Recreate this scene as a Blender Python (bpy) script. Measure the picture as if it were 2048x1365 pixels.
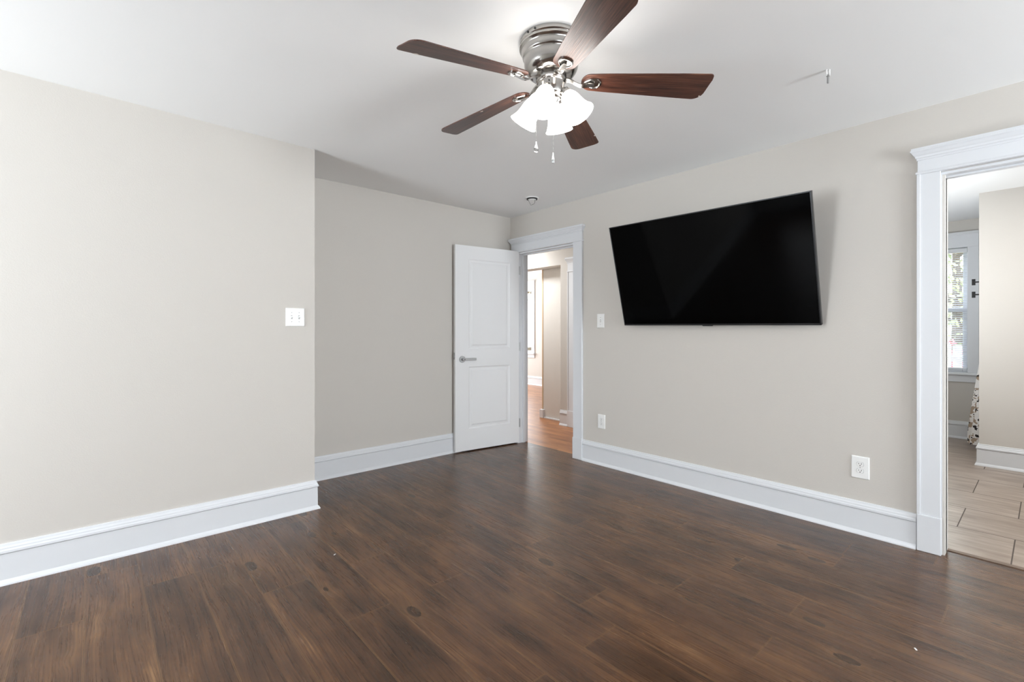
import bpy, bmesh, math, random
from mathutils import Vector, Matrix
for _o in list(bpy.data.objects): bpy.data.objects.remove(_o)
random.seed(7)
S = bpy.context.scene
COL = S.collection
PI = math.pi

# ------------------------------------------------------------------ camera
TH = math.radians(41.4835)
CH = 1.21
cam_d = bpy.data.cameras.new('camera'); cam = bpy.data.objects.new('camera', cam_d); COL.objects.link(cam)
cam.location = (0, 0, CH); cam.rotation_euler = (PI/2, 0, -TH)
cam_d.sensor_width = 36; cam_d.lens = 950/2048*36; cam_d.shift_y = -22.5/2048; cam_d.clip_start = .05
S.camera = cam
# ------------------------------------------------------------------ world, exposure, daylight, added fill lamps
w = bpy.data.worlds.new('world'); S.world = w; w.use_nodes = True
bg = w.node_tree.nodes['Background']; bg.inputs[0].default_value = (.86, .93, 1, 1); bg.inputs[1].default_value = 4.5
S.view_settings.view_transform = 'Standard'; S.view_settings.look = 'None'
S.view_settings.exposure = 0.26; S.view_settings.gamma = 1; S.view_settings.use_curve_mapping = False

def area(name, loc, rot, sx, sy, power, color=(1, 1, 1)):
    l = bpy.data.lights.new(name, 'AREA'); l.shape = 'RECTANGLE'; l.size = sx; l.size_y = sy; l.energy = power; l.color = color
    o = bpy.data.objects.new(name, l); COL.objects.link(o); o.location = loc; o.rotation_euler = rot; return o
DAY = (.87, .94, 1)
area('daylight_west', (-2.62, 2.42, 1.25), (0, -PI/2-.3, 0), 1.7, 1.0, 78, DAY)            # light +x, window lamp tilted up for more ceiling light
area('daylight_front_a', (.1, -3.36, 1.35), (PI/2+1.0, 0, 0), 1.0, 1.4, 20, DAY)             # light +y, added window lamp aimed up to fill the ceiling
area('daylight_front_b', (2.55, -3.36, 1.35), (PI/2+.8, 0, 0), 1.0, 1.4, 172, DAY)  # also aimed upward, standing in for ground-bounced daylight
area('kitchen_side_fill', (4.9, 1.78, 1.45), (-PI/2-.7, 0, 0), .9, 1.3, 58, DAY)              # light -y, added fill beside a windowless wall
area('far_room_fill', (6.0, 8.95, 1.45), (-PI/2, 0, 0), 1.6, 1.4, 90, DAY)  # added fill for the far room, no window behind it
area('hall_top_fill', (4.02, 5.0, 2.40), (0, 0, 0), .3, .3, 30, (.94, .97, 1))  # unseen fill added to brighten the hall, no fitting
area('kitchen_top_fill', (4.7, -.1, 2.40), (0, 0, 0), .35, .35, 14, (1, .97, .93))  # unseen overhead fill added for the tiled room, no fitting

# ------------------------------------------------------------------ helpers
class NT:
    def __init__(s, name):
        s.m = bpy.data.materials.new(name); s.m.use_nodes = True; s.t = s.m.node_tree; s.b = s.t.nodes['Principled BSDF']
    def n(s, typ, **kw):
        nd = s.t.nodes.new(typ)
        for k, v in kw.items():
            if k.startswith('i_'):
                key = k[2:]; key = int(key) if key.isdigit() else key.replace('_', ' ')
                if isinstance(v, bpy.types.NodeSocket): s.t.links.new(v, nd.inputs[key])
                else: nd.inputs[key].default_value = v
            else: setattr(nd, k, v)
        return nd
    def l(s, a, b): s.t.links.new(a, b)
    def math(s, op, a, b=0.0, clamp=False):
        nd = s.t.nodes.new('ShaderNodeMath'); nd.operation = op; nd.use_clamp = clamp
        for i, v in enumerate((a, b)):
            if isinstance(v, bpy.types.NodeSocket): s.l(v, nd.inputs[i])
            else: nd.inputs[i].default_value = v
        return nd.outputs[0]
    def mix(s, f, a, b, blend='MIX'):
        nd = s.t.nodes.new('ShaderNodeMix'); nd.data_type = 'RGBA'; nd.blend_type = blend
        for i, v in ((0, f), (6, a), (7, b)):
            if isinstance(v, bpy.types.NodeSocket): s.l(v, nd.inputs[i])
            else: nd.inputs[i].default_value = v if i == 0 else (*v, 1)
        return nd.outputs[2]
    def ramp(s, f, stops):
        nd = s.t.nodes.new('ShaderNodeValToRGB'); s.l(f, nd.inputs[0]); e = nd.color_ramp.elements
        while len(e) < len(stops): e.new(.5)
        for x, (p, c) in zip(e, stops): x.position = p; x.color = (*c, 1) if not isinstance(c, float) else (c, c, c, 1)
        return nd.outputs[0]
    def comb(s, x, y, z=0.0):
        nd = s.t.nodes.new('ShaderNodeCombineXYZ')
        for i, v in enumerate((x, y, z)):
            if isinstance(v, bpy.types.NodeSocket): s.l(v, nd.inputs[i])
            else: nd.inputs[i].default_value = v
        return nd.outputs[0]
    def bump(s, h, strength, dist=.01):
        nd = s.n('ShaderNodeBump', i_Strength=strength, i_Distance=dist); s.l(h, nd.inputs['Height']); s.l(nd.outputs[0], s.b.inputs['Normal'])

def lin(r, g, b): return tuple(((c/255)/12.92 if c/255 <= .04045 else ((c/255+.055)/1.055)**2.4) for c in (r, g, b))
def plain(name, col, rough=.5, metal=0., spec=.5, noise=0., nscale=60, nstr=.05, emit=None, coat=0):
    t = NT(name); b = t.b
    b.inputs['Base Color'].default_value = (*col, 1); b.inputs['Roughness'].default_value = rough; b.inputs['Metallic'].default_value = metal
    b.inputs['Specular IOR Level'].default_value = spec; b.inputs['Coat Weight'].default_value = coat
    tc = t.n('ShaderNodeTexCoord')
    nz = t.n('ShaderNodeTexNoise', i_Vector=tc.outputs['Object'], i_Scale=nscale, i_Detail=3.)
    if noise: t.l(t.mix(noise, col, tuple(c*.8 for c in col)), b.inputs['Base Color'])
    c = t.mix(t.math('MULTIPLY', nz.outputs[0], noise or .03), col, tuple(x*.86 for x in col)); t.l(c, b.inputs['Base Color'])
    t.bump(nz.outputs[0], nstr, .002)
    if emit: b.inputs['Emission Color'].default_value = (*emit[:3], 1); b.inputs['Emission Strength'].default_value = emit[3]
    return t.m

M_wall = plain('wall_paint', lin(211, 206, 199), .75, spec=.3, nscale=160, nstr=.25)
M_ceil = plain('ceiling_paint', lin(245, 245, 244), .85, spec=.2, nscale=90, nstr=.12)
M_trim = plain('white_trim_paint', lin(226, 228, 231), .35, spec=.45, nscale=30, nstr=.05)
M_door = plain('white_door_paint', lin(238, 238, 238), .4, spec=.45, nscale=45, nstr=.05)
M_plate = plain('white_plastic', lin(246, 246, 244), .3, spec=.5)
M_slot = plain('dark_slot', (.02, .02, .02), .6)
M_grout = plain('detail_grey', lin(150, 150, 150), .8)  # plain grey for screws, toggle slots and socket gaps
M_black = plain('black_metal', (.012, .012, .013), .45, spec=.4)
M_steel = plain('satin_steel', (.46, .46, .46), .32, metal=1.)
M_dark = plain('dark_recess', (.03, .03, .03), .7)

def brushed(name, col, rough):
    t = NT(name); b = t.b; b.inputs['Metallic'].default_value = 1; b.inputs['Base Color'].default_value = (*col, 1)
    tc = t.n('ShaderNodeTexCoord'); mp = t.n('ShaderNodeMapping', i_Vector=tc.outputs['Object']); mp.inputs['Scale'].default_value = (8, 8, 900)
    nz = t.n('ShaderNodeTexNoise', i_Vector=mp.outputs[0], i_Scale=1., i_Detail=2.)
    t.l(t.math('ADD', t.math('MULTIPLY', nz.outputs[0], .12), rough-.06), b.inputs['Roughness'])
    b.inputs['Anisotropic'].default_value = .45
    return t.m
M_nickel = brushed('brushed_nickel', (.47, .455, .435), .19)
M_chrome = plain('polished_chain', (.75, .75, .75), .15, metal=1.)

def wood_floor(name, dark, mid, light, hi, rough=.3):
    t = NT(name); b = t.b
    uv = t.n('ShaderNodeUVMap', uv_map='plank'); sp = t.n('ShaderNodeSeparateXYZ', i_Vector=uv.outputs[0])
    at = t.n('ShaderNodeAttribute', attribute_name='tone'); sa = t.n('ShaderNodeSeparateColor', i_Color=at.outputs['Color'])
    u, v = sp.outputs[0], sp.outputs[1]; r1, r2, r3 = sa.outputs
    ou = t.math('ADD', u, t.math('MULTIPLY', r1, 37.)); ov = t.math('ADD', v, t.math('MULTIPLY', r2, 53.))
    warp = t.n('ShaderNodeTexNoise', i_Vector=t.comb(t.math('MULTIPLY', ou, 5.), t.math('MULTIPLY', ov, 1.1)), i_Scale=1., i_Detail=2.)
    wv = t.math('MULTIPLY', t.math('SUBTRACT', warp.outputs[0], .5), .06)
    # knots bend the grain around them
    kv = t.comb(t.math('MULTIPLY', t.math('ADD', ou, t.math('MULTIPLY', wv, .2)), 5.5), t.math('MULTIPLY', ov, 2.6))
    vo = t.n('ShaderNodeTexVoronoi', i_Vector=kv, i_Scale=1., i_Randomness=1.)
    vc = t.n('ShaderNodeSeparateColor', i_Color=vo.outputs['Color'])
    on = t.math('GREATER_THAN', vc.outputs[0], .40)
    size = t.math('ADD', t.math('MULTIPLY', vc.outputs[1], .10), .045)
    kd = t.math('DIVIDE', vo.outputs['Distance'], size)
    near = t.math('MULTIPLY', on, t.math('POWER', 2.718, t.math('MULTIPLY', kd, -.8)))
    gu = t.math('ADD', t.math('ADD', ou, wv), t.math('MULTIPLY', near, .05))
    fine = t.n('ShaderNodeTexNoise', i_Vector=t.comb(t.math('MULTIPLY', gu, 120.), t.math('MULTIPLY', ov, 2.6)), i_Scale=1., i_Detail=4., i_Roughness=.6)
    band = t.n('ShaderNodeTexNoise', i_Vector=t.comb(t.math('MULTIPLY', gu, 28.), t.math('MULTIPLY', ov, .8)), i_Scale=1., i_Detail=3., i_Roughness=.55)
    rings = t.math('SINE', t.math('MULTIPLY', gu, 520.))
    cloud = t.n('ShaderNodeTexNoise', i_Vector=t.comb(t.math('MULTIPLY', ou, 7.), t.math('MULTIPLY', ov, 2.6)), i_Scale=1., i_Detail=4., i_Roughness=.6)
    f = t.math('ADD', t.math('ADD', t.math('MULTIPLY', fine.outputs[0], .32), t.math('MULTIPLY', band.outputs[0], .40)), t.math('MULTIPLY', cloud.outputs[0], .60))
    f = t.math('ADD', f, t.math('MULTIPLY', t.math('MULTIPLY', rings, t.math('SUBTRACT', cloud.outputs[0], .25)), .11))
    f = t.math('ADD', f, t.math('MULTIPLY', t.math('SUBTRACT', r3, .5), .09))
    c = t.ramp(f, [(.49, dark), (.64, mid), (.77, light), (.95, hi)])
    ring = t.math('MULTIPLY', on, t.math('LESS_THAN', kd, 1.25)); core = t.math('MULTIPLY', on, t.math('LESS_THAN', kd, .72))
    halo = t.math('MULTIPLY', near, .55, True)
    c = t.mix(halo, c, hi)
    c = t.mix(t.math('MULTIPLY', ring, .8), c, tuple(x*.6 for x in dark))
    c = t.mix(t.math('MULTIPLY', core, .75), c, tuple(x*.75 for x in mid))
    wd = t.n('ShaderNodeAttribute', attribute_name='size'); sw = t.n('ShaderNodeSeparateColor', i_Color=wd.outputs['Color'])
    eu = t.math('MINIMUM', u, t.math('SUBTRACT', sw.outputs[0], u)); ev = t.math('MINIMUM', v, t.math('SUBTRACT', sw.outputs[1], v))
    seam = t.math('LESS_THAN', t.math('MINIMUM', eu, ev), .0009)
    rim = t.math('LESS_THAN', t.math('MINIMUM', eu, ev), .0030)
    c = t.mix(t.math('MULTIPLY', rim, .45), c, hi)
    c = t.mix(t.math('MULTIPLY', seam, .75), c, tuple(x*.5 for x in dark))
    t.l(c, b.inputs['Base Color'])
    t.l(t.math('ADD', rough-.05, t.math('MULTIPLY', fine.outputs[0], .12)), b.inputs['Roughness'])
    b.inputs['Specular IOR Level'].default_value = .5
    t.bump(t.math('SUBTRACT', t.math('ADD', fine.outputs[0], t.math('MULTIPLY', rings, .15)), t.math('MULTIPLY', seam, 2.)), .10, .003)
    return t.m
M_floor = wood_floor('brown_wood_planks', lin(55, 37, 25), lin(80, 54, 36), lin(102, 71, 47), lin(146, 110, 74), .27)
M_oak = wood_floor('sunlit_oak_planks', lin(128, 78, 46), lin(158, 102, 62), lin(184, 124, 78), lin(204, 148, 98), .3)  # oak with the warm sunlight mixed into its orange

def tile_mat():
    t = NT('greige_stone_tiles'); b = t.b
    uv = t.n('ShaderNodeUVMap', uv_map='plank'); sp = t.n('ShaderNodeSeparateXYZ', i_Vector=uv.outputs[0])
    at = t.n('ShaderNodeAttribute', attribute_name='tone'); sa = t.n('ShaderNodeSeparateColor', i_Color=at.outputs['Color'])
    ou = t.math('ADD', sp.outputs[0], t.math('MULTIPLY', sa.outputs[0], 31.)); ov = t.math('ADD', sp.outputs[1], t.math('MULTIPLY', sa.outputs[1], 17.))
    n1 = t.n('ShaderNodeTexNoise', i_Vector=t.comb(t.math('MULTIPLY', ou, 26.), t.math('MULTIPLY', ov, 3.)), i_Scale=1., i_Detail=6., i_Roughness=.65)
    n2 = t.n('ShaderNodeTexNoise', i_Vector=t.comb(t.math('MULTIPLY', ou, 5.), t.math('MULTIPLY', ov, 3.)), i_Scale=1., i_Detail=3.)
    f = t.math('ADD', t.math('MULTIPLY', n1.outputs[0], .6), t.math('MULTIPLY', n2.outputs[0], .4))
    c = t.ramp(f, [(.32, lin(128, 108, 92)), (.5, lin(160, 143, 128)), (.68, lin(188, 174, 160))])
    wd = t.n('ShaderNodeAttribute', attribute_name='size'); sw = t.n('ShaderNodeSeparateColor', i_Color=wd.outputs['Color'])
    eu = t.math('MINIMUM', sp.outputs[0], t.math('SUBTRACT', sw.outputs[0], sp.outputs[0])); ev = t.math('MINIMUM', sp.outputs[1], t.math('SUBTRACT', sw.outputs[1], sp.outputs[1]))
    seam = t.math('LESS_THAN', t.math('MINIMUM', eu, ev), .0028)
    c = t.mix(seam, c, lin(84, 72, 64)); t.l(c, b.inputs['Base Color'])
    t.l(t.math('ADD', .30, t.math('MULTIPLY', seam, .4)), b.inputs['Roughness'])
    t.bump(t.math('SUBTRACT', t.math('MULTIPLY', n1.outputs[0], .3), seam), .25, .004)
    return t.m
M_tile = tile_mat()

def blade_mat():
    t = NT('dark_walnut_blade'); b = t.b
    tc = t.n('ShaderNodeUVMap', uv_map='plank'); sp = t.n('ShaderNodeSeparateXYZ', i_Vector=tc.outputs[0])
    oi = t.n('ShaderNodeObjectInfo'); off = t.math('MULTIPLY', oi.outputs['Random'], 20.)
    n = t.n('ShaderNodeTexNoise', i_Vector=t.comb(t.math('MULTIPLY', sp.outputs[0], 9.), t.math('MULTIPLY', sp.outputs[1], 330.), off), i_Scale=1., i_Detail=4., i_Distortion=.25)
    n2 = t.n('ShaderNodeTexNoise', i_Vector=t.comb(t.math('MULTIPLY', sp.outputs[0], 3.), t.math('MULTIPLY', sp.outputs[1], 30.), off), i_Scale=1., i_Detail=3.)
    f = t.math('ADD', t.math('MULTIPLY', n.outputs[0], .6), t.math('MULTIPLY', n2.outputs[0], .4))
    c = t.ramp(f, [(.36, lin(46, 25, 20)), (.52, lin(80, 47, 36)), (.68, lin(114, 74, 56))])
    t.l(c, b.inputs['Base Color']); b.inputs['Roughness'].default_value = .33; b.inputs['Specular IOR Level'].default_value = .5
    t.bump(n.outputs[0], .22, .004)
    return t.m
M_blade = blade_mat()
M_chip = plain('chipped_edge', lin(225, 215, 205), .7)
M_shade = plain('frosted_lamp_glass', (.95, .95, .95), .4, emit=(1, .955, .90, 9.0))
M_bulb = plain('lit_bulb', (1, 1, 1), .3, emit=(1, .86, .68, 110))
M_screen = plain('glossy_black_screen', (.0012, .0012, .0013), .07, spec=.06, nstr=0.)
M_bezel = plain('dark_bezel_metal', (.03, .03, .032), .3, metal=.6)
M_chassis = plain('black_plastic_back', (.015, .015, .015), .55)

def glass():
    t = NT('window_glass'); t.t.nodes.remove(t.b); out = t.t.nodes['Material Output']
    tr = t.n('ShaderNodeBsdfTransparent'); gl = t.n('ShaderNodeBsdfGlossy', i_Roughness=.02); mx = t.n('ShaderNodeMixShader', i_Fac=.06)
    t.l(tr.outputs[0], mx.inputs[1]); t.l(gl.outputs[0], mx.inputs[2]); t.l(mx.outputs[0], out.inputs[0]); return t.m
M_glass = glass()
def crystal():
    t = NT('clear_crystal'); t.b.inputs['Transmission Weight'].default_value = 1; t.b.inputs['Roughness'].default_value = .02; return t.m
M_crystal = crystal()

class MB:
    def __init__(s): s.bm = bmesh.new(); s.tf = None
    def P(s, p): return s.tf(p) if s.tf else Vector(p)
    def box(s, a, b, bevel=0.):
        x0, y0, z0 = (min(a[i], b[i]) for i in range(3)); x1, y1, z1 = (max(a[i], b[i]) for i in range(3))
        vs = [s.bm.verts.new(s.P((x, y, z))) for x in (x0, x1) for y in (y0, y1) for z in (z0, z1)]
        fs = [s.bm.faces.new([vs[i] for i in q]) for q in ((0, 1, 3, 2), (4, 6, 7, 5), (0, 4, 5, 1), (2, 3, 7, 6), (0, 2, 6, 4), (1, 5, 7, 3))]
        if bevel:
            es = list({e for f in fs for e in f.edges}); bmesh.ops.bevel(s.bm, geom=es, offset=bevel, segments=2, affect='EDGES', profile=.5)
        return s
    def loft(s, rings, cap=True, closed=True):
        R = [[s.bm.verts.new(s.P(p)) for p in r] for r in rings]
        n = len(R[0])
        for a, b in zip(R, R[1:]):
            for i in range(n if closed else n-1):
                j = (i+1) % n; s.bm.faces.new((a[i], a[j], b[j], b[i]))
        if cap:
            s.bm.faces.new(R[0][::-1]); s.bm.faces.new(R[-1])
        return s
    def lathe(s, prof, c=(0, 0, 0), axis=(0, 0, 1), seg=48, cap=False):
        ax = Vector(axis).normalized(); q = Vector((0, 0, 1)).rotation_difference(ax); c = Vector(c)
        rings = [[c + q @ Vector((r*math.cos(2*PI*i/seg), r*math.sin(2*PI*i/seg), z)) for i in range(seg)] for r, z in prof]
        return s.loft(rings, cap=cap)
    def tube(s, pts, r, seg=8, cap=True):
        pts = [Vector(p) for p in pts]; rings = []; up = None
        for i, p in enumerate(pts):
            d = (pts[min(i+1, len(pts)-1)] - pts[max(i-1, 0)]).normalized()
            if up is None: up = d.orthogonal().normalized()
            up = (up - d*up.dot(d)).normalized(); side = d.cross(up)
            rr = r[i] if isinstance(r, (list, tuple)) else r
            rings.append([p + (up*math.cos(2*PI*k/seg) + side*math.sin(2*PI*k/seg))*rr for k in range(seg)])
        return s.loft(rings, cap=cap)
    def sphere(s, c, r, seg=16):
        bmesh.ops.create_uvsphere(s.bm, u_segments=seg, v_segments=seg//2+2, radius=r, matrix=Matrix.Translation(c)); return s
    def prism(s, poly, z0, z1):
        return s.loft([[(x, y, z0) for x, y in poly], [(x, y, z1) for x, y in poly]])
    def crown(s, u0, u1, v, secs):
        """stack of rectangles (overhang, z) between u0 and u1, from the wall out to v"""
        return s.loft([[(u0-o, 0, z), (u1+o, 0, z), (u1+o, v+o, z), (u0-o, v+o, z)] for o, z in secs])
    def build(s, name, mat, parent=None, smooth=False, bevel=0., **props):
        bmesh.ops.recalc_face_normals(s.bm, faces=s.bm.faces)
        me = bpy.data.meshes.new(name); s.bm.to_mesh(me); s.bm.free()
        for m in (mat if isinstance(mat, (list, tuple)) else [mat]): me.materials.append(m)
        o = bpy.data.objects.new(name, me); COL.objects.link(o)
        if parent: o.parent = parent
        if smooth:
            for p in me.polygons: p.use_smooth = True
            es = o.modifiers.new('edge', 'EDGE_SPLIT'); es.split_angle = math.radians(38)
        if bevel:
            b = o.modifiers.new('bevel', 'BEVEL'); b.width = bevel; b.segments = 2; b.limit_method = 'ANGLE'
        for k, v in props.items(): o[k] = v
        return o
def mb(tf=None): m = MB(); m.tf = tf; return m
def tag(o, label=None, category=None, kind=None, group=None):
    if label: o['label'] = label
    if category: o['category'] = category
    if kind: o['kind'] = kind
    if group: o['group'] = group
    return o
def empty(name, loc=(0, 0, 0), rz=0, **k):
    o = bpy.data.objects.new(name, None); COL.objects.link(o); o.location = loc; o.rotation_euler = (0, 0, rz); o.empty_display_size = .1
    return tag(o, **k)
def frame(origin, u, n):
    """wall-local (u along the wall, v out of it, z up) -> world"""
    O, Uv, N = Vector(origin), Vector(u), Vector(n)
    return lambda p: O + Uv*p[0] + N*p[1] + Vector((0, 0, p[2]))
def dup(o, parent=None):
    c = o.copy(); COL.objects.link(c); c.parent = parent
    for ch in list(o.children): dup(ch, c)
    return c
def sweep(path, prof, side=1):
    """prof [(offset, z)] swept along a 2-D path with mitred corners; offset to the right of travel * side"""
    m = MB(); pts = [Vector(p) for p in path]; n = len(pts); rings = []
    for i, p in enumerate(pts):
        ds = []
        if i > 0: ds.append((pts[i]-pts[i-1]).normalized())
        if i < n-1: ds.append((pts[i+1]-pts[i]).normalized())
        ns = [Vector((d.y, -d.x))*side for d in ds]
        if len(ns) == 2: mit = (ns[0]+ns[1]).normalized(); mit = mit/ max(.3, mit.dot(ns[0]))
        else: mit = ns[0]
        rings.append([(p.x+mit.x*o, p.y+mit.y*o, z) for o, z in prof])
    m.loft(rings); return m

# ------------------------------------------------------------------ setting: shell
H = 2.43; XW = 3.42; YB = 3.895; YL = 3.295; XC = 1.13; X0 = -2.5; Y0 = -3.2; XO = 7.25
def planked(name, mat, x0, x1, y0, y1, wd, ln, xs, phase, label, z=0., poly=None):
    """one mesh, one quad per plank, laid along y"""
    m = bmesh.new(); uvl = m.loops.layers.uv.new('plank'); tl = m.loops.layers.float_color.new('tone'); sl = m.loops.layers.float_color.new('size')
    rr = random.Random(5); k0 = math.floor((x0-xs)/wd)
    for k in range(k0, k0+int((x1-x0)/wd)+3):
        a, b = xs+k*wd, xs+(k+1)*wd
        if b <= x0 or a >= x1: continue
        ph = phase(k); j0 = math.floor((y0-ph)/ln)
        for j in range(j0, j0+int((y1-y0)/ln)+3):
            c, d = ph+j*ln, ph+(j+1)*ln
            if d <= y0 or c >= y1: continue
            ca, cb, cc, cd = max(a, x0), min(b, x1), max(c, y0), min(d, y1)
            t = (rr.random(), rr.random(), rr.random(), 1)
            f = m.faces.new([m.verts.new((x, y, z)) for x, y in ((ca, cc), (cb, cc), (cb, cd), (ca, cd))])
            for lp in f.loops:
                lp[uvl].uv = (lp.vert.co.x-a, lp.vert.co.y-c); lp[tl] = t; lp[sl] = (wd, ln, 0, 1)
    # body below the boards
    bx = bmesh.new()
    me = bpy.data.meshes.new(name); m.to_mesh(me); m.free(); bx.free(); me.materials.append(mat)
    o = bpy.data.objects.new(name, me); COL.objects.link(o)
    tag(o, label, 'floor', 'structure'); return o
PH = {-1: 1.17, 0: 1.927, 1: 1.174, 2: 1.93, 3: 1.173, 4: 1.366, 5: 1.935, 6: 1.16, 7: .73, 11: .738, -2: .39, -3: 1.606}
planked('floor', M_floor, X0, XW+.085, Y0, YB, .2035, 1.213, .790, lambda k: PH.get(k, (k*.437) % 1.213),
        'dark brown wood plank floor of the empty bedroom')
planked('floor_hall', M_oak, XW+.085, XO, 1.98, 9.2, .083, 1.1, 3.505, lambda k: (k*.391) % 1.1, 'oak floor beyond the open white door, its orange carrying painted-in sunlight')
planked('floor_tile', M_tile, XW+.115, XO, Y0, 1.86, .455, .61*1.5, 3.077+.455*.99, lambda k: .375 if k % 2 else .13, 'large greige floor tiles beyond the right doorway')
th = mb().box((XW+.085, Y0, -.01), (XW+.117, 1.86, .004)).build('trim_9', plain('threshold_wood', lin(112, 92, 76), .5)); tag(th, 'thin brown threshold strip where bedroom planks meet the tiles', 'threshold', 'structure')

def ceil():
    m = bmesh.new()
    def q(p): m.faces.new([m.verts.new(v) for v in p])
    zl = H+.017*(XC-X0)/1.45
    prof = [(X0-.15, zl), (XC, H), (XO+.15, H)]
    for (xa, za), (xb, zb) in zip(prof, prof[1:]):
        q([(xa, Y0-.15, za), (xb, Y0-.15, zb), (xb, 9.35, zb), (xa, 9.35, za)]); q([(xa, Y0-.15, za+.15), (xb, Y0-.15, zb+.15), (xb, 9.35, zb+.15), (xa, 9.35, za+.15)])
    bmesh.ops.remove_doubles(m, verts=m.verts, dist=1e-5)
    me = bpy.data.meshes.new('ceiling'); m.to_mesh(me); m.free(); me.materials.append(M_ceil)
    o = bpy.data.objects.new('ceiling', me); COL.objects.link(o); tag(o, 'smooth white painted ceiling over the bedroom', 'ceiling', 'structure')
ceil()
HT = 2.5
def wall(name, boxes, label, mat=M_wall):
    m = mb()
    for a, b in boxes: m.box(a, b)
    return tag(m.build(name, mat), label, 'wall', 'structure')
def holed(axis, c0, c1, a0, a1, holes):
    """boxes of a wall of thickness c0..c1 along a0..a1 with rectangular holes (s, e, zb, zt)"""
    out = []; cur = a0
    def B(s, e, zb, zt): out.append((((c0, s, zb), (c1, e, zt)) if axis == 'x' else ((s, c0, zb), (e, c1, zt))))
    for s, e, zb, zt in sorted(holes):
        B(cur, s, 0, HT)
        if zb > 0: B(s, e, 0, zb)
        B(s, e, zt, HT); cur = e
    B(cur, a1, 0, HT); return out
O1 = (2.970, 3.755, 0, 2.03); O2 = (-.50, .370, 0, 2.055)
wall('wall_right', holed('x', XW, XW+.12, Y0, 4.3, [O1, O2]), 'light greige wall carrying the television, between the two doorways')
wall('wall_back', [((XC, YB, 0), (XW, YB+.12, HT))], 'light greige recessed wall behind the open white door')
wall('wall_left', [((X0, YL, 0), (XC, YB+.12, HT))], 'light greige wall at left with its outer corner, carrying the double switch')
wall('wall_west', holed('x', X0-.14, X0, Y0-.14, YL+.1, [(1.89, 2.95, .22, 2.15)]), 'greige window wall out of view at the left of the camera')
wall('wall_front', holed('y', Y0-.14, Y0, X0, XO, [(-.45, .65, .66, 2.18), (2.0, 3.1, .66, 2.18)]), 'greige window wall behind the camera')
wall('wall_hall', holed('x', 4.47, 4.65, 1.98, 9.2, [(3.0, 3.885, 0, 2.03), (4.123, 6.2, 0, 2.038)]), 'pale hallway wall seen through the open door, with a wide plain opening')
wall('wall_partition', [((4.66, 3.95, 0), (4.78, 4.625, HT))], 'pale wall panel set back inside the hallway opening')
wall('wall_outer', holed('x', XO, XO+.15, Y0, 9.2, [(.585, 1.50, .73, 2.14), (7.525, 8.45, .70, 2.13)]), 'far outer wall of the rooms beyond, holding two windows')
wall('wall_divider', [((XW+.12, 1.86, 0), (XO, 1.98, HT))], 'plain wall between the hallway and the tiled room')
wall('wall_far', [((XW, 9.2, 0), (XO+.15, 9.35, HT))], 'far end wall of the room beyond the hallway')
wall('wall_hall_end', [((XW+.0, 4.3, 0), (XW+.12, 9.2, HT))], 'hallway side wall hidden beyond the door')
wall('wall_kitchen', [((5.935, Y0, 0), (6.055, .415, HT))], 'light greige partition wall end inside the tiled room at right')

BP = [(0, 0), (.029, 0), (.028, .007), (.022, .017), (.0155, .024), (.0145, .1465), (.005, .1468), (.005, .1495), (.020, .150), (.0195, .161), (.0145, .168), (.0145, .173), (.0095, .181), (.008, .190), (.006, .192), (0, .192)]
def base(name, path, label, side=1):
    o = sweep(path, BP, side).build(name, M_trim); return tag(o, label, 'baseboard', 'structure')
base('baseboard_left', [(X0, YL), (XC, YL), (XC, YB)], 'tall white baseboard along the left wall, wrapping its outer corner', 1)
base('baseboard_back', [(XC, YB), (XW, YB)], 'tall white baseboard of the recessed back wall, partly behind the open door', 1)
base('baseboard_right', [(XW, 2.864), (XW, .486)], 'tall white baseboard under the television, between the door casings', 1)
base('baseboard_front', [(XW, Y0), (X0, Y0), (X0, YL)], 'tall white baseboard behind the camera', 1)
base('baseboard_hall', [(4.47, 4.123), (4.47, 3.99)], 'short piece of white baseboard on the hallway wall', 1)
base('baseboard_far', [(XO, 9.2), (XO, 2.0)], 'white baseboard under the far window beyond the hallway', 1)
base('baseboard_kitchen', [(6.055, .415), (5.935, .415), (5.935, Y0)][::-1], 'white baseboard around the partition wall in the tiled room', -1)
base('baseboard_window', [(XO, 1.85), (XO, Y0)], 'white baseboard under the blinds in the tiled room', 1)
tag(mb().box((4.62, 4.59, 0), (4.80, 4.655, .115)).build('baseboard_partition', M_trim, bevel=.004), 'small white baseboard block at the foot of the set-back panel', 'baseboard', 'structure')
tag(mb().box((4.635, 4.29, 0), (4.66, 4.60, .014)).build('trim_7', M_trim), 'thin white strip on the floor under the set-back panel', 'floor strip', 'structure')
tag(mb().box((4.655, 4.618, .10), (4.675, 4.640, HT-.1)).build('trim_8', plain('warm_lit_edge', lin(205, 180, 150), .6)), 'narrow upright edge of the set-back panel, tinted with warm reflected light', 'edge trim', 'structure')  # tan tint puts warm reflected light into the edge colour

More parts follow.
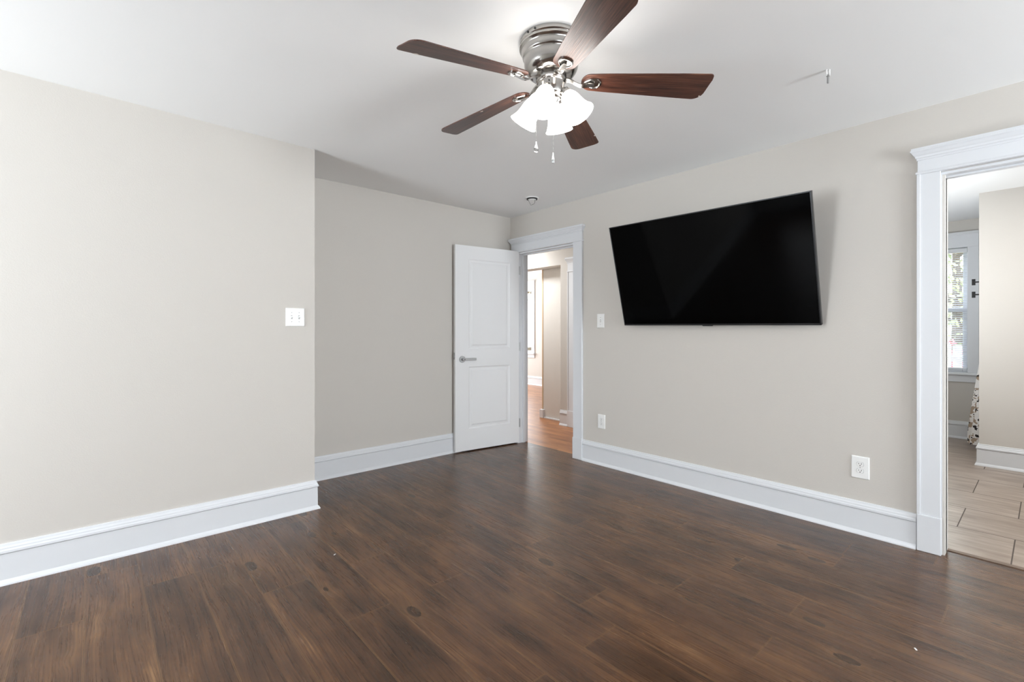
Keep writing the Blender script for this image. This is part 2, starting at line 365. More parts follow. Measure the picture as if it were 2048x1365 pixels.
# ------------------------------------------------------------------ door casings
def casing(name, tf, a, b, ztop, zc, depth, label, sides=(1, 1), cw=.099, jamb=True, clipA=None, clipB=None, outer_side=True, plinth=True):
    """a..b opening along u. a is the lower u. zc: (bead z, frieze top, cap top)"""
    root = empty(name, tf((a, 0, 0)), label=label, category='door casing', kind='structure')
    def ch(m, nm, **k):
        o = m.build(nm, M_trim, **k); o.parent = root; o.matrix_parent_inverse = Matrix.Translation(-root.location); return o
    ua = a-cw if sides[0] else a; ub = b+cw if sides[1] else b
    T = .020
    for on, s, e in ((sides[0], a-cw, a-.004), (sides[1], b+.004, b+cw)):
        if not on: continue
        p = .20 if plinth else 0
        ch(mb(tf).box((s, 0, p), (e, T, zc[0])), 'casing_board', bevel=.002)
        back = e if s > (a+b)/2 else s
        # narrow back-band on the outer edge and a bead on the inner one
        inn, out_ = (s, e) if s > (a+b)/2 else (e, s)
        sg = 1 if out_ > inn else -1
        ch(mb(tf).box((out_-sg*.012, T-.001, p), (out_+sg*.003, T+.004, zc[0])), 'back_band', bevel=.0015)
        if plinth: ch(mb(tf).box((s-.003, 0, 0), (e+.003, T+.007, .20)), 'plinth_block', bevel=.003)
    ch(mb(tf).box((ua, 0, zc[0]+.012), (ub, T, zc[1])), 'head_board', bevel=.002)
    ch(mb(tf).crown(ua, ub, T, [(0, zc[0]-.002), (.006, zc[0]), (.008, zc[0]+.006), (.006, zc[0]+.012), (0, zc[0]+.014)]), 'head_bead')
    h = zc[2]-zc[1]; z = zc[1]
    ch(mb(tf).crown(ua, ub, T, [(0, z-.001), (.003, z), (.003, z+h*.14), (.008, z+h*.2), (.010, z+h*.34), (.015, z+h*.42), (.022, z+h*.62), (.028, z+h*.72), (.028, z+h*.80), (.024, z+h*.84), (.024, z+h), ]), 'cap_moulding')
    if jamb:
        ch(mb(tf).box((a-.012, -depth, 0), (a, .004, ztop)).box((b, -depth, 0), (b+.012, .004, ztop)).box((a-.012, -depth, ztop), (b+.012, .004, ztop+.014)), 'jamb', bevel=.0015)
        s0, s1 = (-.047, -.012) if jamb is True else jamb
        ch(mb(tf).box((a, -depth*.5-.018, 0), (a+.011, -depth*.5+.018, ztop)).box((b-.011, -depth*.5-.018, 0), (b, -depth*.5+.018, ztop)).box((a, -depth*.5-.018, ztop-.011), (b, -depth*.5+.018, ztop)), 'door_stop', bevel=.0015)
    return root
# near corner doorway: u runs along +y on the television wall, v along -x
tfR = frame((XW, 0, 0), (0, 1, 0), (-1, 0, 0))
casing('trim_1', tfR, 2.981, 3.745, 2.018, (2.036, 2.125, 2.186), .12, 'white casing with crown head around the doorway in the far corner', cw=.112)
casing('trim_2', tfR, -.49, .381, 2.042, (2.062, 2.138, 2.203), .12, 'white casing with crown head around the wide doorway at right')
tfH = frame((4.47, 0, 0), (0, 1, 0), (-1, 0, 0))
casing('trim_3', tfH, 3.0, 3.887, 2.018, (1.93, 2.03, 2.11), .12, 'bright white door casing glimpsed on the hallway wall', jamb=False)
d2 = empty('door_2', (4.5, 3.443, 0), label='closed white door in the hallway, almost hidden', category='door', kind='structure')
mb().box((0, -.44, .01), (.035, .44, 2.02)).build('door_slab', M_door, d2)
# extra reveal lines on the left jamb of the right doorway
for k, (u0, v0, v1) in enumerate([(.381, .004, .012)]):
    pass

# ------------------------------------------------------------------ open door
dr = empty('door_1', (3.410, 3.742, 0), label='open white two-panel door swung back against the recessed wall', category='door', kind='structure')
ang = math.atan2(.096, -.753); dr.rotation_euler = (0, 0, ang)
# local: +x from the hinge to the latch edge; room side face at y=+? (camera sees local +y ... resolved below)
DW = .762; DT = .035
def door_leaf():
    m = mb(); z0, z1 = .012, 2.046
    # face toward the camera is local y=0 (thickness goes to -y, toward the back wall)
    panels = [(.118, .612, 1.018, 1.915), (.118, .612, .225, .842)]
    def face(y, sg):
        xs = [0, .118, .612, DW]; zs = [z0, .225, .842, 1.018, 1.915, z1]
        V = {}
        def v(x, z, yy=y):
            k = (round(x, 4), round(z, 4), round(yy, 4))
            if k not in V: V[k] = m.bm.verts.new((x, yy, z))
            return V[k]
        for i in range(3):
            for j in range(5):
                if i == 1 and j in (1, 3): continue
                m.bm.faces.new((v(xs[i], zs[j]), v(xs[i+1], zs[j]), v(xs[i+1], zs[j+1]), v(xs[i], zs[j+1])))
        for (a, b, c, d) in panels:
            prev = [(a, c), (b, c), (b, d), (a, d)]; py = y
            for ins, dep in ((.010, .0065), (.016, .0075), (.030, .0075), (.043, .002), (.046, .0015)):
                cur = [(a+ins, c+ins), (b-ins, c+ins), (b-ins, d-ins), (a+ins, d-ins)]; cy = y - sg*dep
                for q in range(4):
                    r = (q+1) % 4; m.bm.faces.new((v(*prev[q], py), v(*prev[r], py), v(*cur[r], cy), v(*cur[q], cy)))
                prev, py = cur, cy
            m.bm.faces.new([v(*p, py) for p in prev])
    face(0, 1); face(-DT, -1)
    for q in (((0, z0), (DW, z0)), ((DW, z0), (DW, z1)), ((DW, z1), (0, z1)), ((0, z1), (0, z0))):
        (xa, za), (xb, zb) = q
        m.bm.faces.new([m.bm.verts.new(p) for p in ((xa, 0, za), (xb, 0, zb), (xb, -DT, zb), (xa, -DT, za))])
    bmesh.ops.remove_doubles(m.bm, verts=m.bm.verts, dist=1e-5)
    return m
leaf = door_leaf().build('door_leaf', M_door, dr)
hx, hz = DW-.078, .919
lh = mb().lathe([(0, 0), (.033, 0), (.034, .004), (.031, .010), (.0, .0105)], c=(hx, 0, hz), axis=(0, 1, 0), seg=32).build('handle_rose', M_steel, leaf, smooth=True)
m = mb().lathe([(.0, .009), (.0135, .010), (.0125, .030), (.014, .040), (.014, .052), (0, .053)], c=(hx, 0, hz), axis=(0, 1, 0), seg=24)
m.loft([[(hx-dx, 0.045+cy, hz+cz) for cy, cz in ((-.009, -h_), (.009, -h_), (.009, h_), (-.009, h_))] for dx, h_ in ((-.010, .012), (.05, .0115), (.10, .0125), (.132, .0115))])
m.build('lever', M_steel, leaf, bevel=.003, label='satin steel lever handle')
mb().lathe([(0, 0), (.005, 0), (.005, .003), (0, .003)], c=(hx, .053, hz), axis=(0, 1, 0), seg=16).build('keyhole', M_slot, leaf)
mb().box((DW-.001, -.030, hz-.03+.03), (DW+.002, -.005, hz+.057+.01), ).build('latch_plate', M_steel, leaf)
mb().box((DW+.001, -.024, hz+.022), (DW+.009, -.011, hz+.040)).build('latch_bolt', M_steel, leaf)
for z in (.22, 1.03, 1.84):
    mb().tube([(-.004, .004, z-.045), (-.004, .004, z+.045)], .006, 10).box((-.004, -.03, z-.044), (.0, .0, z+.044)).build('hinge', M_steel, dr)

# ------------------------------------------------------------------ switches and outlets
def plate(w_, h_):
    m = mb(); m.loft([[(-w_/2+i, v, -h_/2+i), (w_/2-i, v, -h_/2+i), (w_/2-i, v, h_/2-i), (-w_/2+i, v, h_/2-i)] for i, v in ((0, 0), (0, .0035), (.004, .006))]); return m
def place(root, loc, n):
    root.location = loc; root.rotation_euler = (0, 0, math.atan2(n[1], n[0])-PI/2)
def screw(parent, u, z, v=.006):
    mb().lathe([(0, 0), (.0028, 0), (.0026, .0012), (0, .0014)], c=(u, v, z), axis=(0, 1, 0), seg=12).build('screw', M_grout, parent)
def switch(n_gang, loc, n, label, w_, h_):
    r = empty('light_switch', label=label, category='light switch')
    plate(w_, h_).build('cover_plate', M_plate, r, bevel=.002)
    for g in range(n_gang):
        u = (g-(n_gang-1)/2)*.046
        mb().box((u-.0052, .0055, -.012), (u+.0052, .0066, .012)).build('toggle_slot', M_grout, r)
        t = mb(); t.loft([[(u-.004, .006, -.009), (u+.004, .006, -.009), (u+.004, .006, .007), (u-.004, .006, .007)], [(u-.0032, .017, .002), (u+.0032, .017, .002), (u+.0032, .017, .009), (u-.0032, .017, .009)]])
        t.build('toggle', M_plate, r)
        screw(r, u, .030); screw(r, u, -.030)
    place(r, loc, n)
def outlet(loc, n, label, w_, h_):
    r = empty('wall_outlet', label=label, category='electrical outlet')
    plate(w_, h_).build('cover_plate', M_plate, r, bevel=.002)
    for z in (.0195, -.0195):
        pts = []
        for k in range(28):
            a = 2*PI*k/28; pts.append((.0172*math.cos(a), max(-.0125, min(.0125, .0172*math.sin(a)))))
        m = mb(); m.loft([[(x*s, v, z+y*s) for x, y in pts] for s, v in ((1.07, .0055), (1.07, .0062))]); m.build('socket_gap', M_grout, r)
        m = mb(); m.loft([[(x, v, z+y) for x, y in pts] for v in (.0055, .0082)]); f = m.build('socket_face', M_plate, r)
        mb().box((-.0078, .008, z-.001), (-.0054, .0086, z+.0075)).box((.0054, .008, z), (.0078, .0086, z+.0068)).build('slot', M_slot, f)
        mb().lathe([(0, 0), (.0028, 0), (.0028, .0006), (0, .0006)], c=(0, .008, z-.0072), axis=(0, 1, 0), seg=12).build('ground_hole', M_slot, f)
    screw(r, 0, 0); place(r, loc, n)
switch(2, (1.004, YL, 1.293), (0, -1), 'white double toggle switch plate near the outer corner of the left wall', .118, .120)
switch(1, (XW, 2.664, 1.290), (-1, 0), 'white single toggle switch on the wall between casing and television', .080, .126)
outlet((XW, 2.655, .388), (-1, 0), 'white outlet low on the wall below the single switch by the door casing', .080, .125)
outlet((XW, .743, .392), (-1, 0), 'larger white outlet low on the wall near the right doorway', .090, .132)

# ------------------------------------------------------------------ television
tv = empty('television', (3.258, 1.640, 1.6355), label='large black flat screen television tilted forward on the greige wall', category='television')
TW, TH_, TD = 1.428, .817, .028
tx = Matrix(((-math.sin(0), 0, 0), (0, 0, 0), (0, 0, 0)))
yaw, tilt, roll = .016, .281, -.006
rv = Vector((math.sin(yaw), -math.cos(yaw), 0)); nv = Vector((-math.cos(yaw), -math.sin(yaw), 0)); uv_ = Vector((0, 0, 1))*math.cos(tilt) + nv*math.sin(tilt)
r2 = rv*math.cos(roll)+uv_*math.sin(roll); u2 = uv_*math.cos(roll)-rv*math.sin(roll); n2 = r2.cross(u2)
if n2.dot(nv) < 0: n2 = -n2
R = Matrix((r2, u2, n2)).transposed().to_4x4()      # local x right, y up, z toward the room
tv.matrix_world = Matrix.Translation((3.246, 1.640, 1.635)) @ R
mb().box((-TW/2+.007, -TH_/2+.012, -.004), (TW/2-.007, TH_/2-.007, .0005)).build('screen', M_screen, tv)
fr = mb()
for a, b in (((-TW/2, -TH_/2, -TD), (-TW/2+.007, TH_/2, .002)), ((TW/2-.007, -TH_/2, -TD), (TW/2, TH_/2, .002)), ((-TW/2, TH_/2-.007, -TD), (TW/2, TH_/2, .002)), ((-TW/2, -TH_/2, -TD), (TW/2, -TH_/2+.012, .002))): fr.box(a, b)
fr.build('bezel', M_bezel, tv, bevel=.001)
mb().box((-TW/2+.003, -TH_/2+.003, -TD), (TW/2-.003, TH_/2-.003, -.005)).build('back_panel', M_chassis, tv)
mb().box((-.045, -TH_/2-.007, -.018), (.03, -TH_/2, -.002)).build('sensor_tab', M_chassis, tv, bevel=.002)
mb().box((-.30, -.30, -.050), (.30, .12, -TD+.001)).build('electronics_bump', M_chassis, tv, bevel=.01)
mt = empty('wall_mount', (XW, 1.64, 1.62), label='black tilting bracket between the television and the wall', category='wall mount')
mb().box((-.02, -.30, -.11), (0, .30, .11)).build('wall_plate', M_black, mt)
for y in (-.2, .2):
    mb().tube([(-.012, y, .09), (-.080, y, .10)], .012, 8).build('bracket_arm', M_black, mt)
    mb().tube([(-.012, y, -.09), (-.068, y, -.09)], .010, 8).build('bracket_arm', M_black, mt)

# ------------------------------------------------------------------ ceiling fan
FX, FY = 1.458, 1.398
fan = empty('ceiling_fan', (FX, FY, 0), label='brushed nickel ceiling fan with five dark walnut blades and four lit glass shades', category='ceiling fan')
hp = [(.02, H), (.131, H), (.1335, 2.426), (.1335, 2.412), (.130, 2.408), (.1345, 2.402), (.1345, 2.396), (.127, 2.391), (.124, 2.384), (.1235, 2.376), (.1225, 2.366), (.120, 2.360), (.1175, 2.358), (.1165, 2.354), (.1155, 2.351), (.1150, 2.345), (.1145, 2.330), (.112, 2.316), (.107, 2.304), (.099, 2.293), (.090, 2.286), (.086, 2.284), (.03, 2.284)]
mb().lathe(hp, seg=96).build('motor_housing', M_nickel, fan, smooth=True)
for a in (179, 195, 290, 20, 100):
    t = math.radians(a); mb().lathe([(0, 0), (.004, 0), (.0045, .002), (.003, .004), (0, .0045)], c=(.133*math.cos(t), .133*math.sin(t), 2.419), axis=(math.cos(t), math.sin(t), 0), seg=10).build('housing_screw', M_dark, fan)
mb().lathe([(.03, 2.288), (.063, 2.288), (.064, 2.283), (.064, 2.262), (.060, 2.258), (.03, 2.258)], seg=64).build('flywheel', M_nickel, fan, smooth=True)
mb().lathe([(.03, 2.262), (.0585, 2.262), (.0592, 2.256), (.0555, 2.253), (.0562, 2.238), (.0555, 2.208), (.050, 2.196), (.040, 2.190), (.030, 2.186), (.025, 2.176), (.024, 2.165), (.019, 2.160), (.013, 2.158), (.011, 2.148), (.013, 2.146), (.013, 2.141), (.008, 2.139), (.007, 2.128), (0, 2.127)], seg=64).build('switch_housing', M_nickel, fan, smooth=True)
for k in range(3):
    t = math.radians(k*120+215); mb().lathe([(0, 0), (.003, 0), (.003, .003), (0, .003)], c=(.0562*math.cos(t), .0562*math.sin(t), 2.240), axis=(math.cos(t), math.sin(t), 0), seg=8).build('housing_screw', M_dark, fan)

RB, ZB = .656, 2.264; DROOP = math.radians(4.05)
def blade_outline():
    """half-widths along the blade; local x outwards"""
    top = []; 
    r0, r1 = .126, RB
    w = lambda s: .0475+(.0675-.0475)*min(1, (s-r0)/(r1-r0)*1.1)
    pts = []
    for k in range(9):                       # rounded root
        a = PI/2*(1-k/8); pts.append((r0+.045*(1-math.sin(a)**1) if False else r0+.045*(1-math.sin(a)), w(r0)*math.cos(a)))
    pts = [(r0+.042*(1-math.cos(a)), w(r0)*math.sin(a)) for a in [PI/2*k/8 for k in range(9)]]
    for s in (.24, .30, .38, .46, .54): pts.append((s, w(s)))
    return pts
half = blade_outline()
tipw = .0670; tipb = .0780
half = [(x, y+.011*max(0, min(1, (x-.17)/.4))) for x, y in half]
tip = [(.598, tipb)] + [(.598+.046*math.sin(a), tipb-.050+.050*math.cos(a)) for a in [PI/2*k/8*.93 for k in range(1, 9)]]      # long rounded corner
tip += [(.650, -.012), (.654, -.036)] + [(.640+.013*math.cos(a), -tipw+.014-.014*math.sin(a)) for a in [PI/2*k/4 for k in range(0, 5)]]
poly = [(x, y) for x, y in half] + tip + [(x, -y+.011*max(0, min(1, (x-.17)/.4))) for x, y in half[::-1][:-1]]
PITCH = math.radians(-12.5)
def make_blade():
    m = MB(); uvl = m.bm.loops.layers.uv.new('plank')
    t = .0045
    m.loft([[(x*1.0, y, -t/2) for x, y in poly], [(x, y, t/2) for x, y in poly]])
    for f in m.bm.faces:
        for lp in f.loops: lp[uvl].uv = (lp.vert.co.x, lp.vert.co.y)
    o = m.build('blade', M_blade, fan, bevel=.001)
    return o
def leaf_pts(s, n=28):
    P = []
    for k in range(n):
        a = 2*PI*k/n; ca, sa = math.cos(a), math.sin(a)
        x = .172 + .038*s*ca; y = .036*s*sa*(1 - .30*(-ca if ca < 0 else 0)) * (.82+.18*ca)
        P.append((x, y))
    return P
def make_iron():
    # medallion lying under the blade root, rim raised, plus the curved arm back to the flywheel
    m = MB(); zt = -.0025
    m.loft([[(x, y, zt) for x, y in leaf_pts(1)], [(x, y, zt-.004) for x, y in leaf_pts(1)], [(x, y, zt-.007) for x, y in leaf_pts(.90)], [(x, y, zt-.007) for x, y in leaf_pts(.82)], [(x, y, zt-.003) for x, y in leaf_pts(.74)]])
    # arm: flat section swept through a gentle S
    arm = [(.055, .012, .010), (.074, .0105, .008), (.090, .010, .001), (.106, .009, -.009), (.122, .010, -.016), (.140, .011, -.016), (.160, .012, -.012), (.182, .007, -.009)]
    rings = []
    for x, hw, z in arm: rings.append([(x, -hw, z-.0035), (x, hw, z-.0035), (x, hw*.7, z+.004), (x, -hw*.7, z+.004)])
    m.loft(rings)
    o = m.build('blade_iron', M_nickel, None, smooth=True, bevel=.001); return o
def chip(parent, x, y, w_, seed):
    rr = random.Random(seed); sg = 1 if y > 0 else -1; m = MB()
    pts = [(x-w_/2, 0), (x-w_*.3, -.004-.003*rr.random()), (x, -.006-.003*rr.random()), (x+w_*.3, -.004), (x+w_/2, 0), (x, .0008)]
    P = [(a, y+sg*b) for a, b in pts]
    m.loft([[(a, b, -.0031) for a, b in P], [(a, b, .0028) for a, b in P]]); m.build('chipped_spot', M_chip, parent, label='pale chipped spot on the blade edge')
blades = []
b0 = make_blade(); i0 = make_iron(); i0.parent = b0
i0.matrix_parent_inverse = Matrix(); blades.append(b0)
for k in range(5):
    if k: 
        b = b0.copy(); COL.objects.link(b); b.parent = fan; i = i0.copy(); COL.objects.link(i); i.parent = b; blades.append(b)
    b = blades[k]; a = 2.97 - k*2*PI/5
    b.matrix_local = Matrix.Translation((0, 0, ZB)) @ Matrix.Rotation(a, 4, 'Z') @ Matrix.Rotation(DROOP, 4, 'Y') @ Matrix.Rotation(PITCH, 4, 'X')
def hw(x): return .0475+(.02)*min(1, (x-.152)/(RB-.152)*1.1)
chip(blades[0], .575, -hw(.575), .028, 1); chip(blades[1], .36, hw(.36), .016, 2); chip(blades[2], .56, -hw(.56), .012, 3); chip(blades[3], .63, hw(.61)*.97-.006, .008, 4)
# lamp shades
Fv = Vector((math.sin(TH), math.cos(TH), 0)); Rv = Vector((math.cos(TH), -math.sin(TH), 0))
bell = [(.0185, .0), (.023, .004), (.031, .012), (.0375, .024), (.042, .040), (.0445, .058), (.048, .076), (.0535, .090), (.0585, .099), (.0595, .103), (.0635, .1055), (.064, .110), (.061, .1115)]
inner = [(r-.0025, z) for r, z in bell[::-1]]
bell = [(r*.94, z*1.09) for r, z in bell]; inner = [(r*.94, z*1.09) for r, z in inner]
for k in range(4):
    lat, dep = [(-.118, .046), (.046, .118), (.118, -.046), (-.046, -.118)][k]
    d = (Rv*lat + Fv*dep).normalized(); ax = (d*math.sin(math.radians(33)) + Vector((0, 0, -1))*math.cos(math.radians(33))).normalized()
    mouth = d*.129 + Vector((0, 0, 2.100)); neck = mouth - ax*.122
    sk = mb().tube([Vector((0, 0, 2.205))+d*.030, Vector((0, 0, 2.200))+d*.045, neck-ax*.012], .008, 12).lathe([(0, -.022), (.012, -.022), (.017, -.016), (.022, -.012), (.0245, .0), (.0245, .010), (.022, .012)], c=neck, axis=ax, seg=32)
    sk.build('shade_holder', M_nickel, fan, smooth=True)
    sh = mb().lathe(bell+inner, c=neck, axis=ax, seg=48).build('lamp_shade', M_shade, fan, smooth=True)
    mb().lathe([(0, .0), (.012, .002), (.013, .022), (.019, .040), (.024, .056), (.022, .070), (.012, .080), (0, .083)], c=neck, axis=ax, seg=24).build('bulb', M_bulb, sh, smooth=True)
# pull chains
def chain(lat, dep, ztop, zbot, nm='pull_chain'):
    p = Rv*lat+Fv*dep; m = mb(); z = ztop
    m.tube([p+Vector((0, 0, ztop)), p+Vector((0, 0, zbot))], .0006, 6)
    n = int((ztop-zbot)/.0062)
    for i in range(n): 
        bmesh.ops.create_icosphere(m.bm, subdivisions=1, radius=.0018, matrix=Matrix.Translation(p+Vector((0, 0, ztop-i*.0062))))
    return m.build(nm, M_chrome, fan), p
c1, p = chain(-.0645, -.012, 2.21, 2.002)
mb().tube([Rv*-.05+Fv*-.01+Vector((0, 0, 2.212)), Rv*-.0645+Fv*-.012+Vector((0, 0, 2.210))], .003, 8).build('chain_outlet', M_nickel, fan)
mb().lathe([(0, 2.004), (.0025, 2.002), (.003, 1.992), (.006, 1.982), (.0065, 1.978), (0, 1.976)], c=(p.x, p.y, 0), seg=16).build('pull_cap', M_plate, c1, smooth=True)
mb().sphere((p.x, p.y, 1.9685), .0105, 20).build('pull_ball', M_crystal, c1, smooth=True, label='clear glass pull ball')
c2, p = chain(.0025, -.062, 2.20, 1.935)
mb().lathe([(0, 1.940), (.0022, 1.936), (.003, 1.926), (.0055, 1.912), (.0058, 1.908), (0, 1.906)], c=(p.x, p.y, 0), seg=16).build('pull_cap', M_plate, c2, smooth=True)
mb().lathe([(0, 1.908), (.0058, 1.908), (.0062, 1.900), (.004, 1.895), (0, 1.894)], c=(p.x, p.y, 0), seg=16).build('pull_weight', M_steel, c2, smooth=True)

# ------------------------------------------------------------------ ceiling details
sm = empty('detector_base', (3.05, 3.17, H), label='round white detector base on the ceiling near the corner, wires dangling', category='smoke detector base')
mb().lathe([(.044, -.001), (.044, -.005), (.056, -.007), (.060, -.005), (.062, 0)], seg=48).build('mounting_plate', M_plate, sm, smooth=True)
mb().lathe([(0, -.016), (.048, -.016), (.050, -.014), (.050, -.004), (0, -.004)], seg=48).build('dark_gap', M_slot, sm)
mb().lathe([(0, -.020), (.036, -.020), (.038, -.014), (.0, -.014)], seg=24).build('connector', M_plate, sm, smooth=True)
def rel(lat, dep, z): v = Rv*lat+Fv*dep; return (v.x, v.y, z)
mb().tube([rel(-.030, 0, -.010), rel(-.030, 0, -.028), rel(-.022, 0, -.045), rel(-.014, 0, -.058), rel(-.012, 0, -.066), rel(.002, 0, -.062), rel(.018, 0, -.056), rel(.026, 0, -.040), rel(.027, 0, -.010)], .0014, 6).build('wire', M_slot, sm)
hk = empty('ceiling_bolt', (2.585, .687, H), label='small metal toggle bolt hanging from the ceiling near the right doorway', category='bolt')
mb().box((-.0085, -.003, -.026), (-.0055, .003, 0)).box((.0055, -.003, -.026), (.0085, .003, 0)).box((-.0085, -.003, -.030), (.0085, .003, -.025)).build('toggle_wing', M_plate, hk)
mb().lathe([(.0, -.024), (.007, -.024), (.007, -.031), (.0045, -.032), (.0045, -.062), (.003, -.064), (0, -.064)], seg=16).build('threaded_rod', M_steel, hk)
hk.rotation_euler = (0, 0, -TH)

# ------------------------------------------------------------------ windows
def window(name, tf, a, b, z0, z1, depth, label, cas=True, hd=.17, glasszone=True, mull=False):
    root = empty(name, tf((a, 0, 0)), label=label, category='window', kind='structure')
    def ch(m, nm, mat=M_trim, **k):
        o = m.build(nm, mat, **k); o.parent = root; o.matrix_parent_inverse = Matrix.Translation(-root.location); return o
    ch(mb(tf).box((a-.09, 0, z0-.02), (a, .02, z1)).box((b, 0, z0-.02), (b+.09, .02, z1)), 'casing_board', bevel=.002)
    ch(mb(tf).box((a-.09, 0, z1), (b+.09, .022, z1+hd-.02)), 'head_board', bevel=.002)
    ch(mb(tf).crown(a-.09, b+.09, .022, [(0, z1+hd-.03), (.008, z1+hd-.02), (.018, z1+hd-.008), (.018, z1+hd)]), 'cap_moulding')
    ch(mb(tf).box((a-.11, -.02, z0-.045), (b+.11, .055, z0-.018)), 'sill', bevel=.004)
    ch(mb(tf).box((a-.09, 0, z0-.125), (b+.09, .018, z0-.045)), 'apron', bevel=.002)
    ch(mb(tf).box((a-.012, -depth, z0-.02), (a, 0, z1)).box((b, -depth, z0-.02), (b+.012, 0, z1)).box((a-.012, -depth, z1), (b+.012, 0, z1+.012)).box((a-.012, -depth, z0-.03), (b+.012, 0, z0-.018)), 'jamb')
    zm = (z0+z1)/2; s = .045
    def sash(zb, zt, v, nm):
        f = ch(mb(tf).box((a, v, zb), (a+s, v+.03, zt)).box((b-s, v, zb), (b, v+.03, zt)).box((a+s, v, zb), (b-s, v+.03, zb+s)).box((a+s, v, zt-s), (b-s, v+.03, zt)), nm, bevel=.003)
        g = mb(tf).box((a+s, v+.012, zb+s), (b-s, v+.016, zt-s)).build('pane', M_glass); g.parent = f
    sash(z0-.018, zm+.02, -.085, 'lower_sash'); sash(zm-.02, z1, -.12, 'upper_sash')
    return root
tfO = frame((XO, 0, 0), (0, 1, 0), (-1, 0, 0))
window('window_1', tfO, 7.535, 8.44, .72, 2.118, .15, 'bright window at the end of the hallway view with trees outside')
window('window_2', tfO, .597, 1.49, .755, 2.125, .15, 'white window with blinds in the tiled room at right')
window('window_3', frame((X0, 0, 0), (0, 1, 0), (1, 0, 0)), 1.91, 2.93, .25, 2.13, .14, 'window in the side wall out of view')
window('window_4', frame((0, Y0, 0), (1, 0, 0), (0, 1, 0)), -.43, .63, .69, 2.16, .14, 'left window behind the camera')
window('window_5', frame((0, Y0, 0), (1, 0, 0), (0, 1, 0)), 2.02, 3.08, .69, 2.16, .14, 'right window behind the camera')

M_slat = plain('blind_slat', lin(226, 230, 240), .5)
bl = empty('window_blind', (XO+.035, 1.043, 0), label='white horizontal slat blind hanging in the tiled room window', category='window blind')
def bpart(m, nm, mat=M_slat): 
    o = m.build(nm, mat); o.parent = bl; o.matrix_parent_inverse = Matrix.Translation(-bl.location); return o
bpart(mb().box((XO+.015, .603, 2.075), (XO+.055, 1.484, 2.118)), 'head_rail', M_trim)
m = mb(); z = 2.055
while z > .80:
    m.loft([[(XO+.024, y, z-.005), (XO+.035, y, z+.0012), (XO+.046, y, z+.004), (XO+.046, y, z+.0032), (XO+.035, y, z+.0002), (XO+.024, y, z-.0058)] for y in (.606, 1.481)]); z -= .0215
bpart(m, 'slats')
bpart(mb().box((XO+.024, .606, .765), (XO+.048, 1.481, .785)), 'bottom_rail', M_trim)
m = mb()
for y in (.70, 1.04, 1.38): m.tube([(XO+.022, y, 2.08), (XO+.022, y, .78)], .001, 5)
bpart(m, 'ladder_cord', M_trim)

# ------------------------------------------------------------------ tiled room: cabinet and cloth
cab = empty('tall_cabinet', (6.35, .10, 0), label='tall white cabinet behind the partition wall, two black bar pulls showing', category='cabinet')
mb().box((-.28, -.30, .08), (.28, .27, 2.2)).build('body', M_trim, cab)
mb().box((-.27, -.28, 0), (.27, .24, .08)).build('plinth', M_trim, cab)
for z0, z1, hz in ((.09, 1.588, 1.535), (1.596, 2.19, 1.651)):
    d = mb().box((-.278, .27, z0), (.278, .288, z1)).build('cabinet_door', M_trim, cab, bevel=.002)
    mb().box((-.236, .352, hz-.028), (-.216, .376, hz+.028)).box((-.231, .285, hz-.006), (-.221, .354, hz+.006)).box((-.238, .286, hz-.018), (-.214, .296, hz+.018)).build('bar_pull', M_black, d)
def cloth_mat():
    t = NT('printed_cloth'); tc = t.n('ShaderNodeTexCoord')
    n = t.n('ShaderNodeTexNoise', i_Vector=tc.outputs['Object'], i_Scale=13., i_Detail=2.); n2 = t.n('ShaderNodeTexNoise', i_Vector=tc.outputs['Object'], i_Scale=21., i_Detail=2.)
    c = t.mix(t.math('GREATER_THAN', n.outputs[0], .56), lin(236, 232, 228), lin(165, 145, 125)); c = t.mix(t.math('GREATER_THAN', n2.outputs[0], .60), c, lin(35, 28, 26))
    t.l(c, t.b.inputs['Base Color']); t.b.inputs['Roughness'].default_value = .85; return t.m
m = mb(); rings = []
for i in range(26):
    s = i/25; z = 1.02-s*.98; ww = .035+.12*s-.03*max(0, s-.9)*10*.3; ring = []
    for k in range(40):
        a = 2*PI*k/40; rr = 1+.16*math.sin(5*a+s*2)+.05*math.sin(9*a)
        ring.append((.10*rr*math.cos(a)*(.5+.5*s), ww*rr*math.sin(a), z))
    rings.append(ring)
m.loft(rings)
cl = m.build('printed_cloth', cloth_mat(), smooth=True); cl.location = (6.80, .41, 0)
tag(cl, 'white cloth with black and brown print hanging to the floor past the partition', 'cloth')

# ------------------------------------------------------------------ floor specks
for i, (x, y, lab) in enumerate(((.978, 2.545, 'tiny white paint fleck on the planks in front of the left baseboard corner'), (2.335, .335, 'tiny pale fleck on the planks in front of the right doorway'))):
    o = mb().box((-.007, -.0025, 0), (.006, .0025, .002)).build('paint_fleck', M_plate); o.location = (x, y, .0); o.rotation_euler = (0, 0, .6); tag(o, lab, 'paint fleck')

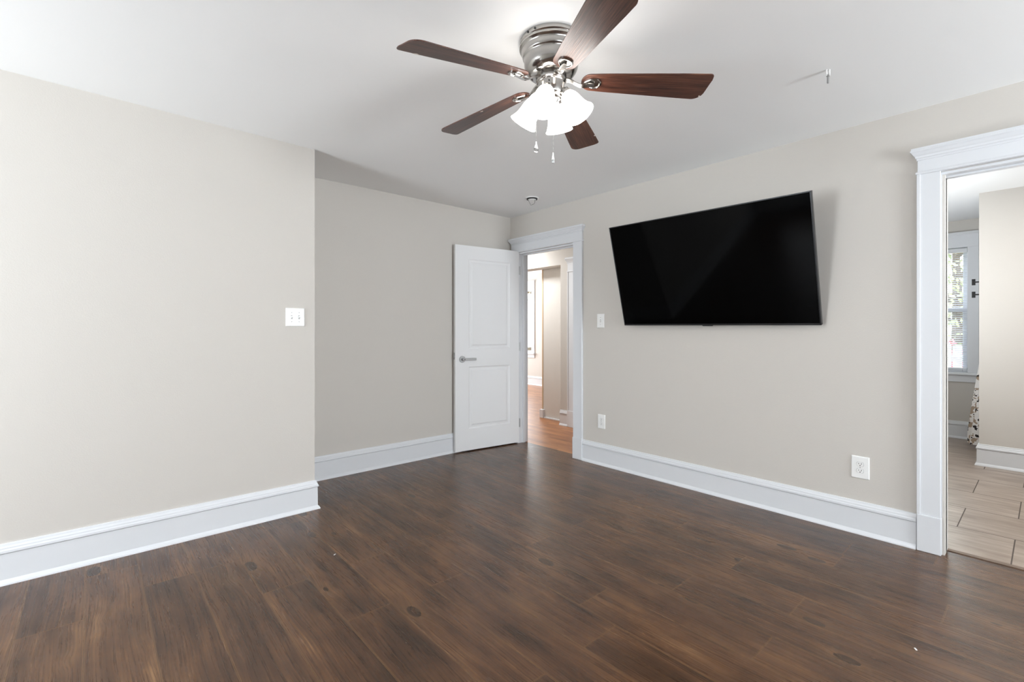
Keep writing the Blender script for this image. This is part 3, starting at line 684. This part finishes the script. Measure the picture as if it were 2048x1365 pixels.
# ------------------------------------------------------------------ outside
g = mb().box((XO+.15, -12, -.6), (40, 25, -.5)).build('ground', plain('dry_lawn', lin(150, 158, 120), .9)); tag(g, 'lawn outside the far windows', 'ground', 'structure')
def leaf_mat(name, c1, c2):
    t = NT(name); oi = t.n('ShaderNodeTexCoord'); n = t.n('ShaderNodeTexNoise', i_Vector=oi.outputs['Object'], i_Scale=3.5, i_Detail=3.)
    t.l(t.ramp(n.outputs[0], [(.4, c1), (.62, c2)]), t.b.inputs['Base Color']); t.b.inputs['Roughness'].default_value = .7; return t.m
M_bark = plain('bark', lin(105, 92, 80), .9)
def tree(x, y, h, r, mat, seed, label, n=2600, cat='tree', z0=-.5, trunk=True, group=None):
    rr = random.Random(seed); root = empty('tree' if trunk else 'shrub', (x, y, z0), label=label, category=cat)
    if trunk:
        m = mb(); m.tube([(0, 0, 0), (.05, 0, h*.35), (-.03, .05, h*.8)], [.16, .11, .04], 10)
        for k in range(16):
            a = rr.random()*6.28; zb = h*(.25+.5*rr.random()); L = r*(.6+.4*rr.random())
            m.tube([(0, 0, zb), (L*.5*math.cos(a), L*.5*math.sin(a), zb+L*.3), (L*math.cos(a), L*math.sin(a), zb+L*.5)], [.05, .03, .01], 6)
        m.build('trunk', M_bark, root)
    m = mb(); hh = h*.42 if trunk else h*.5; cz = h*.62 if trunk else h*.5
    for k in range(n):
        v = Vector((rr.gauss(0, 1), rr.gauss(0, 1), rr.gauss(0, 1))).normalized()*(.45+.55*rr.random())
        c = Vector((v.x*r, v.y*r, cz+v.z*hh)); s = .035+.05*rr.random()
        a = Vector((rr.gauss(0, 1), rr.gauss(0, 1), rr.gauss(0, 1))).normalized(); b = a.orthogonal().normalized()
        vs = [m.bm.verts.new(c+p) for p in (a*s, b*s*.6, -a*s, -b*s*.6)]; m.bm.faces.new(vs)
    m.build('foliage', mat, root)
ML1 = leaf_mat('autumn_leaves', lin(235, 200, 140), lin(215, 205, 140)); ML2 = leaf_mat('green_leaves', lin(150, 165, 115), lin(205, 205, 160)); ML3 = leaf_mat('red_leaves', lin(190, 90, 105), lin(220, 130, 135))
tree(13.5, 14.2, 5.0, 1.5, ML1, 3, 'yellowing tree outside the window beyond the hallway', 1100)
tree(14.5, 18.0, 5.5, 1.6, ML2, 4, 'bare-branched green tree outside, left of the yellowing one', 800)
tree(15.0, 1.4, 5.5, 1.7, ML2, 5, 'green tree outside behind the blinds of the tiled room', 3200)
tree(14.0, 4.8, 5.2, 1.3, ML1, 6, 'orange tinged tree outside, left of the green one', 2400)
tree(12.0, 1.4, 1.55, 1.0, ML3, 8, 'reddish shrub outside behind the blinds', 1800, 'shrub', trunk=False)
f = mb()
for k in range(46): f.box((10.6, -1.4+k*.13, -.5), (10.63, -1.29+k*.13, .95))
f.box((10.63, -1.4, .0), (10.68, 4.58, .09)).box((10.63, -1.4, .7), (10.68, 4.58, .79))
tag(f.build('board_fence', M_trim), 'low white board fence outside the blinds', 'fence')
